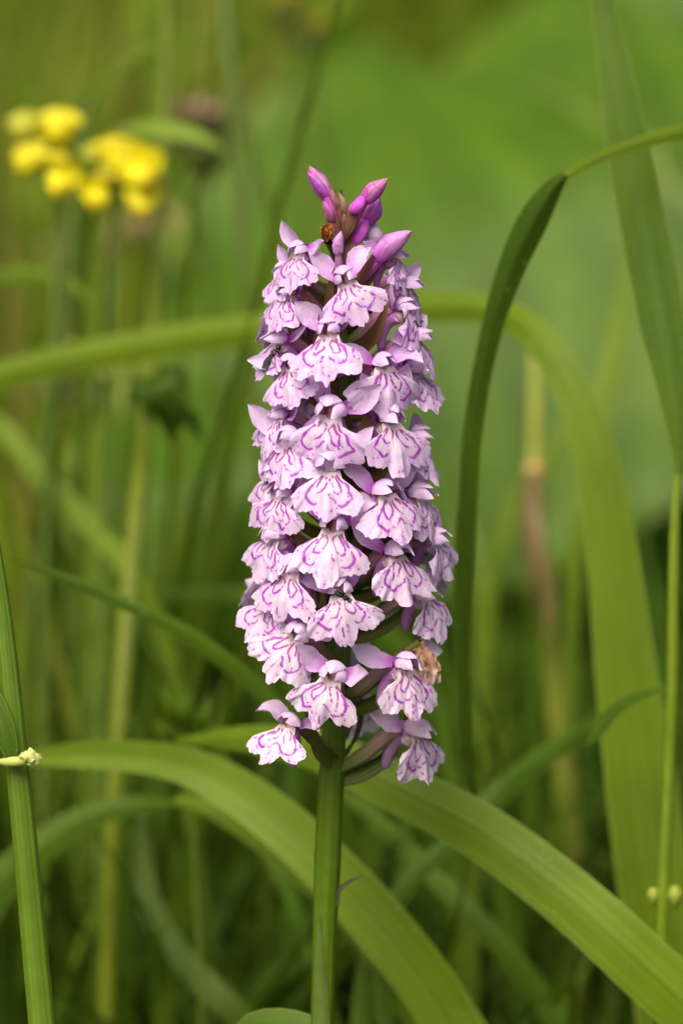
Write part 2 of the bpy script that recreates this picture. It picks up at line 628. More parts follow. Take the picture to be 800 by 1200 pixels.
p = at(560, 700, 0.40); broad_leaf(at(430, 40, 0.48), p, 0.155, (-0.1, -1, 0.35), gpt(p[0] + 0.01, p[1] + 0.02), "large smooth green leaf directly behind the orchid's top", seed=1)
p = at(740, 640, 0.46); broad_leaf(at(690, -60, 0.52), p, 0.15, (0.1, -1, 0.3), gpt(p[0] + 0.01, p[1] + 0.02), "large green leaf standing behind the wide grass leaf at the right edge", seed=5)
p = at(330, 760, 0.30); broad_leaf(at(215, 440, 0.34), p, 0.075, (-0.15, -1, 0.45), gpt(p[0], p[1] + 0.02), "pale green leaf patch beside the orchid's middle florets, left of the spike", seed=9)


# ------------------------------------------------------------------ grass leaves and stems that can be told apart
def leaf_path(ctrl, n, foot=None):
    pts = [np.append(at(c[0], c[1], c[2]), c[3] / K * (DIST + c[2]) / DIST / 2) for c in ctrl]
    if foot is not None:
        pts.append(np.array([foot[0], foot[1], float(ground_z(np.array(foot[0]), np.array(foot[1]))), pts[-1][3] * 0.7]))
    A = spline(pts, n)
    return A[:, :3], np.maximum(A[:, 3], 0.00012)


def blade(ctrl, mat, label, foot=None, fold=0.18, cup=0.0, twist=0.0, ripple=0.0, seed=0, n=70, nu=11, name="grass_leaf", parent=None,
          group="long grass leaves around the orchid", facing=None):
    P, w = leaf_path(ctrl, n, foot)
    view = nrm(CAM - P) if facing is None else np.tile(facing, (n, 1))
    t = np.linspace(0, 1, n)
    g = Geo()
    sheet(g, P, np.stack([t, w], 1), view, nu=nu, nv=n, edge=.025, fold=-fold, cup=cup, twist=twist, ripple=ripple, rip_n=6, seed=seed)
    if parent is not None:
        return g.build(name, mat, parent)
    o = g.build(name, mat, None, P[-1])
    return tag(o, label, "grass leaf", group)


# wide pale leaf sweeping from behind the orchid down to the lower right corner
blade([(205, 868, .075, 4), (290, 866, .065, 34), (380, 882, .052, 52), (470, 925, .045, 62), (560, 973, .040, 68), (650, 1040, .036, 72),
       (740, 1120, .033, 74), (850, 1230, .034, 70), (930, 1370, .04, 60)], BLADE_A,
      "broad light green grass leaf sloping from the orchid stem to the lower right corner", foot=(0.055, 0.05), fold=0.22, seed=3, n=110)
# arching leaf left of the stem
blade([(8, 893, .075, 3), (60, 886, .072, 26), (150, 886, .068, 38), (230, 902, .064, 50), (310, 950, .060, 60), (390, 1022, .056, 66), (455, 1095, .054, 68),
       (520, 1185, .054, 66), (590, 1330, .055, 56)], BLADE_A,
      "long light green grass leaf arching left of the orchid stem and passing behind it", foot=(0.03, 0.055), fold=-0.20, seed=7, n=110)
blade([(205, 938, .085, 10), (250, 948, .083, 26), (310, 985, .081, 32), (370, 1035, .079, 34), (440, 1110, .078, 36), (500, 1210, .078, 36), (540, 1340, .08, 30)], BLADE_A,
      "narrower green grass leaf tucked under the long arching leaf", foot=(0.022, 0.09), fold=0.2, seed=8, n=90)
blade([(205, 942, .095, 6), (150, 945, .10, 26), (95, 962, .10, 36), (40, 1000, .10, 46), (-20, 1060, .10, 52), (-70, 1180, .10, 48), (-100, 1350, .1, 40)], BLADE_B,
      "drooping darker grass leaf bending out at the lower left edge", foot=(-0.07, 0.11), fold=0.25, seed=9)
# long leaf crossing behind the orchid and coming down on the right
blade([(-80, 455, .14, 20), (0, 440, .135, 33), (100, 418, .13, 36), (200, 400, .125, 38), (310, 385, .118, 38), (420, 366, .11, 36), (510, 360, .102, 35), (575, 364, .096, 36),
       (625, 392, .088, 42), (668, 455, .083, 50), (695, 530, .08, 57), (713, 620, .078, 66), (730, 760, .076, 78), (748, 900, .075, 84), (768, 1060, .074, 78),
       (785, 1210, .074, 60), (795, 1360, .075, 40)], BLADE_A,
      "very long wide grass leaf rising at the right and bending level behind the orchid", foot=(0.075, 0.085), fold=0.26, seed=22, n=190)
# folded dark leaf
blade([(560, 960, .052, 4), (548, 880, .05, 13), (541, 760, .048, 21), (543, 620, .045, 26), (552, 500, .042, 26), (573, 390, .038, 26), (600, 310, .035, 33), (628, 254, .033, 37), (648, 222, .032, 27), (662, 205, .0315, 11)], BLADE_C,
      "dark hanging tip of a folded grass leaf right of the orchid", fold=0.55, twist=[0, .15, .5, .2, -.3], seed=31, n=90)
blade([(652, 214, .033, 12), (690, 190, .036, 12), (735, 172, .040, 17), (800, 155, .044, 24), (900, 150, .05, 28), (990, 260, .06, 30), (1010, 700, .06, 26), (1000, 1300, .06, 20)], BLADE_A,
      "thin pale grass leaf entering from the right edge above the folded one", foot=(0.09, 0.07), fold=0.2, seed=32, n=90)
# broad dark-green leaf at upper right and its stem
r = thing("grass_plant", "tall grass stem at the right edge with a broad leaf reaching the top", "grass plant", gpt(0.055, 0.045))
blade([(690, -60, .060, 18), (705, 0, .058, 28), (728, 130, .053, 46), (752, 260, .050, 56), (776, 380, .047, 56), (792, 470, .045, 42), (797, 530, .044, 24), (793, 566, .0435, 9)], BLADE_B,
      None, fold=0.35, seed=41, n=90, name="leaf", parent=r)


def reparent(root):
    """child geometry was built in world space: move it into the root's space"""
    off = root.location
    for ch in root.children:
        if ch.type == 'MESH' and not ch.get("_local"):
            co = np.empty(len(ch.data.vertices) * 3, np.float32)
            ch.data.vertices.foreach_get("co", co)
            co = co.reshape(-1, 3) - np.array(off, np.float32)
            ch.data.vertices.foreach_set("co", co.ravel())
            ch.data.update()


def stem(ctrl, foot=None, n=40, col=srgb(120, 140, 30), name="stem", parent=None, label=None, cat="plant stem", group=None, rib=0.0, nn=10):
    P, w = leaf_path(ctrl, n, foot)
    g = Geo()
    tube(g, P, np.stack([np.linspace(0, 1, n), w], 1), n=nn, nv=n, col=col, rib=rib)
    if parent is not None:
        return g.build(name, CULM, parent)
    o = g.build(name, CULM, None, P[-1])
    return tag(o, label, cat, group)


GSTEM = np.array([0.125, 0.19, 0.008])
stem([(793, 556, .0435, 10), (789, 640, .042, 13), (787, 800, .041, 14), (781, 950, .0405, 15), (776, 1052, .04, 15), (772, 1200, .04, 17), (768, 1360, .04, 18)],
     foot=(0.055, 0.045), col=GSTEM, parent=r)
g = Geo()
for dx, s_ in ((-16, 1.0), (18, 1.25)):
    c0 = at(776 + dx * .75, 1051, .04)
    q = np.random.RandomState(50 + dx)
    th = np.linspace(0, np.pi, 9)
    tube(g, [c0 + np.array([0, 0, -0.0013 * s_]), c0 + np.array([0.0001, -.0002, 0]), c0 + np.array([0, 0, 0.0014 * s_])],
         [(0, .0004), (.25, .0007 * s_), (.6, .0010 * s_), (1, .0006)], n=10, nv=9, col=srgb(150, 165, 60), rib=0.12)
g.build("stem_node", PLAIN, r)
g = Geo()
sheet(g, [at(784, 808, .042), at(748, 818, .046), at(714, 842, .05), at(688, 874, .052)], [(0, .0006), (.3, .0014), (.6, .0024), (.85, .0018), (1, .0002)], nrm((-.3, -.6, 1)), nu=7, nv=22, fold=0.2)
g.build("small_leaf", BLADE_B, r)
reparent(r)

# left foreground culm
r = thing("grass_culm", "thick grass stem with a pale node at the left edge", "grass plant", gpt(-0.052, -0.012))
stem([(-12, 600, -.006, 14), (4, 720, -.006, 22), (14, 820, -.007, 27), (20, 890, -.007, 29), (30, 990, -.008, 31), (42, 1120, -.008, 33), (52, 1230, -.009, 34), (60, 1360, -.010, 34)],
     foot=(-0.052, -0.012), col=np.array([0.085, 0.155, 0.010]), parent=r, rib=0.02, nn=20)
blade([(-60, 770, -.005, 8), (-22, 800, -.0085, 24), (2, 846, -.0105, 26), (12, 880, -.0108, 20), (14, 896, -.0106, 8)], BLADE_B, None, fold=0.25, parent=r, name="leaf", n=30)
g = Geo()
c0 = at(20, 889, -.0085)
tube(g, [c0 + np.array([-.0026, -.0012, -.0002]), c0 + np.array([0, -.0022, 0]), c0 + np.array([.0016, -.0016, .0001]), c0 + np.array([.0026, -.0012, .0003])],
     [(0, .0003), (.3, .0007), (.8, .0007), (1, .0004)], n=10, nv=16, col=srgb(190, 205, 110))
for q in range(4):
    rq = np.random.RandomState(90 + q)
    c1 = at(30 + 4 * (q % 3), 890 - 3 * (q % 2), -.0108 - .0002 * q)
    dv = np.array([.0013 + .0003 * rq.rand(), 0, .0004 * rq.randn() + .0003])
    sheet(g, [c1 - dv * .6, c1 + np.array([0, -.0003, .0002]), c1 + dv * .8], [(0, .0003), (.4, .0009), (.8, .0008), (1, .0003)], (rq.uniform(-.6, .6), -1, rq.uniform(-.2, .8)), nu=9, nv=16, cup=.7, ripple=.0007, rip_n=6,
          seed=q * 3, edge=.25, col=srgb(205, 215, 130))
g.build("stem_node", PLAIN, r)
reparent(r)

# thin crossing leaves and stems further back
blade([(12, 655, .06, 3), (60, 672, .062, 12), (130, 700, .064, 17), (210, 738, .066, 20), (265, 775, .068, 20), (310, 815, .070, 19), (380, 900, .072, 18), (440, 1100, .075, 16), (450, 1340, .075, 14)], BLADE_B,
      "thin grass leaf slanting down from the left edge towards the lowest florets", foot=(0.005, 0.085), fold=0.3, seed=51)
blade([(-40, 470, .17, 18), (0, 500, .165, 24), (50, 560, .16, 26), (110, 620, .155, 24), (150, 665, .15, 18), (190, 740, .15, 16), (220, 900, .15, 14), (240, 1300, .15, 12)], BLADE_A,
      "blurred pale grass leaf falling diagonally beside the yellowish stem", foot=(-0.035, 0.16), fold=0.2, seed=52)
blade([(110, 362, .155, 3), (95, 340, .155, 9), (60, 322, .158, 18), (20, 322, .16, 20), (-30, 334, .16, 19), (-90, 400, .165, 18), (-130, 600, .17, 16), (-140, 1100, .17, 14)], BLADE_A,
      "short pale leaf tip poking in from the left edge under the yellow flowers", foot=(-0.10, 0.17), fold=0.2, seed=53)
blade([(578, 935, .09, 22), (620, 900, .095, 27), (665, 868, .10, 26), (710, 840, .105, 20), (760, 815, .11, 12), (800, 800, .11, 4)][::-1] + [(530, 985, .088, 22), (470, 1045, .086, 22), (430, 1130, .085, 20), (420, 1330, .085, 18)], BLADE_B,
      "green grass leaf rising diagonally behind the broad sloping leaf", foot=(0.008, 0.095), fold=0.25, seed=54)
blade([(380, 915, .11, 6), (430, 950, .108, 18), (500, 1020, .105, 24), (570, 1090, .10, 26), (640, 1180, .10, 26), (700, 1330, .10, 22)], BLADE_B,
      "narrow grass leaf slanting below the broad sloping leaf", foot=(0.06, 0.115), fold=0.25, seed=55)
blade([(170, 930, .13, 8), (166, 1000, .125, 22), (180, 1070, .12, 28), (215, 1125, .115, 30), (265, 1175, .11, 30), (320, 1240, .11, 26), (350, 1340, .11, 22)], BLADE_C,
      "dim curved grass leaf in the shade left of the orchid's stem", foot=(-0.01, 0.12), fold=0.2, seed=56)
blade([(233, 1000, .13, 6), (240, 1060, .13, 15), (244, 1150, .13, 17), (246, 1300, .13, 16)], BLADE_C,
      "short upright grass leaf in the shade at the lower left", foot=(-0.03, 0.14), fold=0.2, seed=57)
blade([(160, 700, .15, 6), (220, 697, .15, 14), (300, 697, .15, 16), (380, 705, .15, 16), (460, 745, .15, 14), (520, 850, .15, 12), (540, 1250, .15, 10)], BLADE_B,
      "faint level grass leaf meeting the spike at the lower florets", foot=(0.03, 0.16), fold=0.2, seed=58)
blade([(735, 300, .20, 6), (720, 400, .19, 22), (703, 480, .185, 22), (690, 560, .18, 20), (670, 700, .18, 18), (660, 1200, .18, 14)], BLADE_A,
      "blurred upright grass leaf crossing the tall wide leaf at the right", foot=(0.06, 0.19), fold=0.2, seed=59)
blade([(755, 420, .24, 4), (700, 470, .235, 16), (650, 520, .23, 16), (600, 600, .23, 16), (570, 720, .23, 14), (560, 1100, .23, 12)], BLADE_A,
      "very soft pale grass leaf leaning right behind the brown dry stem", foot=(0.045, 0.25), fold=0.2, seed=60)

stem([(197, -40, .19, 12), (194, 120, .185, 13), (186, 300, .17, 15), (172, 480, .15, 18), (160, 600, .135, 21), (147, 760, .125, 23), (137, 900, .12, 22), (130, 1050, .12, 21), (125, 1200, .12, 21), (122, 1340, .12, 22)],
     foot=(-0.042, 0.115), col=np.array([0.115, 0.155, 0.008]), name="plant_stem", label="tall yellowish green stem running the full height at the left")
stem([(262, -40, .22, 22), (268, 60, .215, 22), (276, 180, .21, 17), (286, 300, .20, 14), (298, 420, .195, 13), (304, 520, .19, 13), (310, 700, .19, 13), (312, 1150, .19, 13)],
     foot=(-0.018, 0.20), col=np.array([0.07, 0.115, 0.006]), name="plant_stem", label="dark green stem passing just left of the orchid's upper florets")
stem([(272, 70, .205, 10), (292, 160, .20, 11), (312, 230, .20, 11), (332, 300, .20, 11), (352, 420, .20, 11), (365, 800, .20, 11)],
     foot=(-0.003, 0.21), col=np.array([0.07, 0.115, 0.006]), name="plant_stem", label="thin dark side stem leaning right above the florets")
stem([(95, 120, .20, 9), (88, 230, .19, 12), (78, 360, .185, 15), (62, 480, .18, 18), (46, 580, .175, 18), (36, 700, .17, 17), (30, 900, .17, 17), (28, 1250, .17, 17)],
     foot=(-0.07, 0.165), col=np.array([0.065, 0.10, 0.006]), name="plant_stem", label="dark brownish green stem below the leftmost yellow flowers")
r = thing("dry_stem", "straw-coloured stem with a brown withered leaf right of the orchid", "plant stem", gpt(0.06, 0.19))
stem([(627, 405, .185, 15), (627, 470, .182, 17), (626, 548, .18, 19)], col=np.array([0.24, 0.27, 0.04]), parent=r, name="upper_stem")
stem([(626, 548, .18, 19), (630, 620, .18, 20), (642, 720, .18, 24), (654, 850, .18, 28), (668, 980, .18, 30), (676, 1150, .18, 30), (682, 1320, .18, 30)], foot=(0.06, 0.19), col=np.array([0.15, 0.175, 0.02]), parent=r, name="stem")
g = Geo()
c0 = at(626, 551, .177)
tube(g, [c0 + [0, 0, -.0018], c0, c0 + [0, 0, .0018]], [(0, .0012), (.5, .0024), (1, .0012)], n=12, nv=9, col=srgb(165, 140, 80))
g.build("stem_node", CULM, r)
g = Geo()
sheet(g, [at(626, 548, .176), at(618, 590, .174), at(624, 640, .172), at(634, 700, .172), at(626, 760, .174)], [(0, .001), (.3, .0022), (.6, .0026), (.85, .0017), (1, .0003)], (0.3, -1, .2), nu=7, nv=26,
      fold=0.5, ripple=.0015, seed=4, col=srgb(112, 96, 55))
g.build("withered_leaf", PLAIN, r)
reparent(r)


# ------------------------------------------------------------------ yellow pea flowers, upper left
def pea_head(name, label, centre_px, flowers, stem_ctrl, foot, D, seed):
    rng = np.random.RandomState(seed)
    fz = gpt(*foot)
    root = thing(name, label, "wildflower", fz, "yellow pea-flower heads on the left")
    hub = at(*centre_px, D)
    stem(stem_ctrl, foot=foot, col=np.array([0.075, 0.13, 0.014]), parent=root)
    for (px, py, size, tint) in flowers:
        c = at(px, py, D + rng.uniform(-.012, .008))
        s = 1.15 * size / K * (DIST + D) / DIST
        d = nrm(c - hub + np.array([0, -.003, 0]))
        c = c - d * s * .25
        up = np.array([0, 0, 1.0]); side = nrm(np.cross(d, up)); up2 = np.cross(side, d)
        yel = np.array([.78, .70, .008]) if tint < 0.5 else np.array([.50, .52, .04])
        fl = bpy.data.objects.new("flower", None); COL.objects.link(fl); fl.parent = root
        fl.empty_display_size = .005
        def cf(u, t):
            return mixc(yel, np.array([.68, .52, .006]), 0.5 * sstep(.55, 1, t) * (1 - tint))
        g = Geo()   # upright standard petal
        sheet(g, [c - d * s * .30 - up2 * s * .1, c + d * s * .02 + up2 * s * .16, c + d * s * .10 + up2 * s * .46], [(0, s * .10), (.35, s * .36), (.65, s * .50), (.88, s * .40), (1, s * .10)],
              np.array([0, -1.0, .35]), nu=9, nv=16, cup=0.30, ripple=s * .10, seed=seed, col=cf)
        a = g.build("standard_petal", PLAIN, fl)
        g = Geo()   # keel and wings
        tube(g, [c - d * s * .4, c + d * s * .1 - up2 * s * .10, c + d * s * .42 - up2 * s * .12, c + d * s * .55 + up2 * s * .08], [(0, s * .08), (.35, s * .26), (.7, s * .22), (1, s * .04)],
             n=12, nv=14, flat=1.0, col=cf)
        b = g.build("keel", PLAIN, fl)
        g = Geo()   # green calyx and pedicel
        tube(g, [hub, (hub + c - d * s * .6) / 2 + np.array([0, 0, .001]), c - d * s * .55, c - d * s * .3], [(0, .0005), (.5, .0006), (.75, s * .13), (1, s * .15)], n=8, nv=14, col=srgb(110, 125, 40))
        e = g.build("calyx", CULM, fl)
    for ch in root.children:
        for m_ in ([ch] if ch.type == 'MESH' else ch.children):
            co = np.empty(len(m_.data.vertices) * 3, np.float32)
            m_.data.vertices.foreach_get("co", co)
            m_.data.vertices.foreach_set("co", (co.reshape(-1, 3) - fz.astype(np.float32)).ravel())
            m_.data.update()
    # trefoil leaves under the head
    return root


pea_head("yellow_pea_flower", "yellow pea-flower head farthest left with a paler bloom on top", (62, 172),
         [(27, 150, 42, .7), (69, 150, 56, .35), (34, 188, 46, .1), (70, 213, 48, 0.0)],
         [(62, 172, .155, 7), (70, 240, .162, 9), (66, 330, .155, 10), (58, 500, .155, 11), (52, 800, .155, 11), (50, 1250, .155, 11)], (-0.055, 0.15), .155, 71)
pea_head("yellow_pea_flower", "yellow pea-flower head beside the tall stem with five crowded blooms", (128, 196),
         [(114, 231, 44, 0.0), (105, 180, 28, .6), (141, 184, 56, 0.0), (166, 200, 60, 0.0), (167, 234, 48, 0.0)],
         [(128, 196, .155, 7), (136, 250, .162, 9), (134, 340, .155, 10), (128, 500, .155, 11), (120, 800, .155, 11), (118, 1250, .155, 11)], (-0.043, 0.155), .155, 72)

# arching leaf, pale grass head, faded brownish-pink flower, far yellow blooms
blade([(264, 178, .158, 3), (245, 164, .158, 20), (205, 150, .16, 28), (165, 146, .163, 20), (140, 150, .172, 8), (124, 200, .20, 7), (112, 500, .205, 8), (106, 1100, .205, 8)], BLADE_P,
      "pale grass leaf tip above the right yellow blooms", foot=(-0.058, 0.21), fold=0.2, seed=61, facing=np.array([0, -.75, .65]))
blade([(150, 165, .16, 8), (190, 185, .16, 15), (218, 225, .16, 18), (234, 275, .16, 13), (240, 310, .16, 3)][::-1] + [(120, 190, .165, 10), (100, 330, .17, 12), (95, 700, .17, 12), (95, 1250, .17, 12)], BLADE_B,
      "slender grass leaf drooping beside the right yellow blooms", foot=(-0.052, 0.17), fold=0.2, seed=62)
blade([(350, 85, .226, 4), (320, 60, .226, 13), (270, 44, .226, 14), (220, 46, .228, 17), (170, 62, .23, 14), (130, 100, .23, 10), (112, 250, .235, 9), (104, 600, .24, 9), (102, 1100, .24, 9)], BLADE_A,
      "blurred pale leaf arching across the dark stem near the top", foot=(-0.065, 0.245), fold=0.2, seed=63)
blade([(120, 105, .19, 3), (105, 130, .188, 15), (97, 165, .186, 17), (95, 215, .186, 13), (94, 420, .186, 12), (92, 1250, .186, 10)], BLADE_C,
      "dark upright leaf between the two yellow flower heads", foot=(-0.055, 0.185), fold=0.3, seed=64)


def composite(name, label, px, py, size, D, foot, col, seed, cat="wildflower", n=16):
    rng = np.random.RandomState(seed)
    c = at(px, py, D); s = size / K * (DIST + D) / DIST
    fz = gpt(*foot)
    root = thing(name, label, cat, fz)
    g = Geo(); tube(g, [c, (c + fz) / 2 + np.array([.01, 0, .01]), fz], [(0, .0009), (1, .0013)], n=8, nv=20, col=srgb(85, 105, 40)); g.build("stem", CULM, root)
    g = Geo(); tube(g, [c - [0, 0, s * .4], c - [0, 0, s * .1], c + [0, 0, s * .15]], [(0, s * .1), (.4, s * .25), (1, s * .18)], n=12, nv=10, col=srgb(75, 85, 40)); g.build("flower_base", CULM, root)
    for i in range(n):
        a = 2 * math.pi * i / n + rng.uniform(-.15, .15)
        d = np.array([math.cos(a), math.sin(a) * .9, rng.uniform(.1, .8)])
        d = nrm(d)
        g = Geo()
        sheet(g, [c, c + d * s * .3 + [0, 0, s * .1], c + d * s * .55 + [0, 0, s * .05]], [(0, s * .03), (.6, s * .09), (1, s * .03)], (0, 0, 1), nu=3, nv=8, col=np.asarray(col) * rng.uniform(.8, 1.15))
        g.build("petal", PLAIN, root)
    reparent(root)
    return root


composite("faded_flower", "faded brownish pink flower head between the yellow blooms and the dark stem", 238, 158, 130, .30, (-0.045, 0.32), srgb(175, 140, 125), 81)
composite("distant_yellow_flower", "soft yellow bloom at the top edge nearest the frame's top", 338, 8, 55, .33, (-0.02, 0.34), srgb(200, 180, 30), 82, n=12)
composite("distant_yellow_flower", "soft yellow bloom just below the topmost one", 366, 38, 50, .33, (-0.012, 0.345), srgb(190, 175, 35), 83, n=12)
composite("pale_flower", "pale cream bloom blurred below the long horizontal leaf on the left", 105, 452, 120, .24, (-0.09, 0.27), srgb(215, 205, 120), 84)
# dark rounded leafy bud by the tall stem
r = thing("leafy_shoot", "dark green leafy shoot hanging on the tall stem at mid height", "plant", at(172, 470, .15))
for i, (x0, y0, x1, y1, w_) in enumerate([(172, 440, 205, 490, 24), (190, 432, 172, 500, 22), (205, 440, 200, 520, 26), (185, 430, 222, 470, 20), (178, 450, 150, 480, 14), (205, 470, 240, 520, 12)]):
    a, b = at(x0, y0, .125 + .003 * i), at(x1, y1, .12 + .003 * i)
    g = Geo()
    sheet(g, [a, (a + b) / 2 + np.array([0, -.004, .002]), b], [(0, .0006), (.35, w_ / K * 1.1), (.7, w_ / K * .95), (1, .0002)], (0.1 * (i - 2), -1, .4), nu=7, nv=14, cup=.3)
    g.build("leaf", BLADE_D, r)
reparent(r)
# ferny leaves at the left of the lowest florets, leaf tip at the lower edge
r = thing("ferny_leaf", "small divided green leaf left of the lowest florets", "plant", at(215, 900, .10))
for i, (x0, y0, x1, y1) in enumerate([(215, 860, 188, 800), (222, 862, 216, 808), (232, 868, 245, 815), (240, 872, 262, 850), (215, 870, 180, 845)]):
    a, b = at(x0, y0, .10), at(x1, y1, .096)
    g = Geo(); sheet(g, [a, (a + b) / 2 + np.array([0, -.002, 0]), b], [(0, .0005), (.5, .0011), (1, .0002)], (0, -1, .3), nu=5, nv=12, cup=.2); g.build("leaflet", BLADE_B, r)
stem([(236, 865, .10, 4), (205, 870, .10, 5), (225, 960, .10, 6), (235, 1250, .10, 7)], col=np.array([.08, .13, .012]), parent=r, foot=(-0.03, 0.11))
reparent(r)
blade([(262, 1232, .020, 5), (292, 1203, .019, 36), (330, 1202, .018, 44), (372, 1218, .016, 36), (410, 1250, .014, 20), (412, 1330, .012, 14)], BLADE_B,
      "pale leaf tip peeping up at the lower edge by the orchid stem", foot=(0.0, 0.008), fold=0.2, seed=66, name="leaf_tip")

# ------------------------------------------------------------------ THE ORCHID
MM = 0.001
AX = [(396, 222), (397, 300), (402, 500), (401, 700), (391, 860), (384, 1000), (378.5, 1160), (375, 1340)]      # stem axis in the photograph
AXP = np.array([at_plane(x, y, 0.0) for x, y in AX])
FOOT = np.array([AXP[-1][0] - .001, 0.0, 0.0])
orchid = thing("orchid", "spotted orchid with a dense spike of pink and purple lined florets", "orchid", FOOT)


def axis_at(z):
    zz = AXP[::-1, 2]
    return np.array([np.interp(z, zz, AXP[::-1, 0]), 0.0, z])


def lin(*rgb):
    return srgb(*rgb)


# stem
def stem_col(u, t):
    c = mixc((0.066, 0.135, 0.006), (0.075, 0.138, 0.006), sstep(0.2, 0.45, t))
    c = mixc(c, (0.11, 0.13, 0.035), sstep(0.55, 0.9, t))
    return c


ap = [FOOT] + [AXP[i] for i in range(len(AXP) - 1, -1, -1)]
g = Geo()
tube(g, ap, [(0, .0024), (.25, .0020), (.42, .00165), (.50, .0017), (.55, .0019), (.7, .0016), (.9, .0012), (1, .0006)], n=22, nv=90, col=stem_col, rib=0.015, ribs=7)
g.build("stem", STEM, orchid).location = -FOOT
g = Geo()   # clasping stem leaf at the lower edge
A = [at_plane(375, 1330, -.0024), at_plane(376, 1200, -.0021), at_plane(375, 1130, -.0020), at_plane(374, 1075, -.0019)]
sheet(g, A, [(0, .0017), (.4, .0013), (.75, .0008), (1, .0001)], (-.1, -1, 0.05), nu=9, nv=24, cup=0.45, col=np.array([.12, .19, .03]))
g.build("stem_leaf", BRACT, orchid).location = -FOOT
g = Geo()   # thin dry bract tip
sheet(g, [at_plane(392, 1062, -.001), at_plane(396, 1045, -.001), at_plane(408, 1034, -.001), at_plane(426, 1026, -.001)], [(0, .0007), (.4, .0004), (1, .00005)], (0, -1, .2), nu=5, nv=14, fold=.4,
      col=np.array([.07, .075, .03]))
g.build("stem_bract", BRACT, orchid).location = -FOOT

WHITE = np.array([0.75, 0.635, 0.79])
CREAM = np.array([0.77, 0.695, 0.66])
PINK = np.array([0.63, 0.31, 0.75])
MAG = np.array([0.54, 0.075, 0.56])
LINE = np.array([0.33, 0.010, 0.43])
WINE = np.array([0.22, 0.020, 0.07])

TEMPLATE = {
    'outer': [(.20, .0), (.33, .16), (.46, .31), (.58, .50), (.63, .66), (.55, .82), (.42, .92), (.33, .89)],
    'inner': [(.09, .02), (.05, .16), (.10, .34), (.20, .50), (.29, .57), (.36, .50), (.33, .34), (.25, .18), (.17, .02)],
    'centre': [(.03, .58), (.10, .68), (.17, .78), (.25, .83)],
    'mid': [(.05, .95), (.07, 1.08), (.05, 1.2)],
    'far': [(.34, .12), (.55, .27), (.72, .40), (.78, .55)],
}


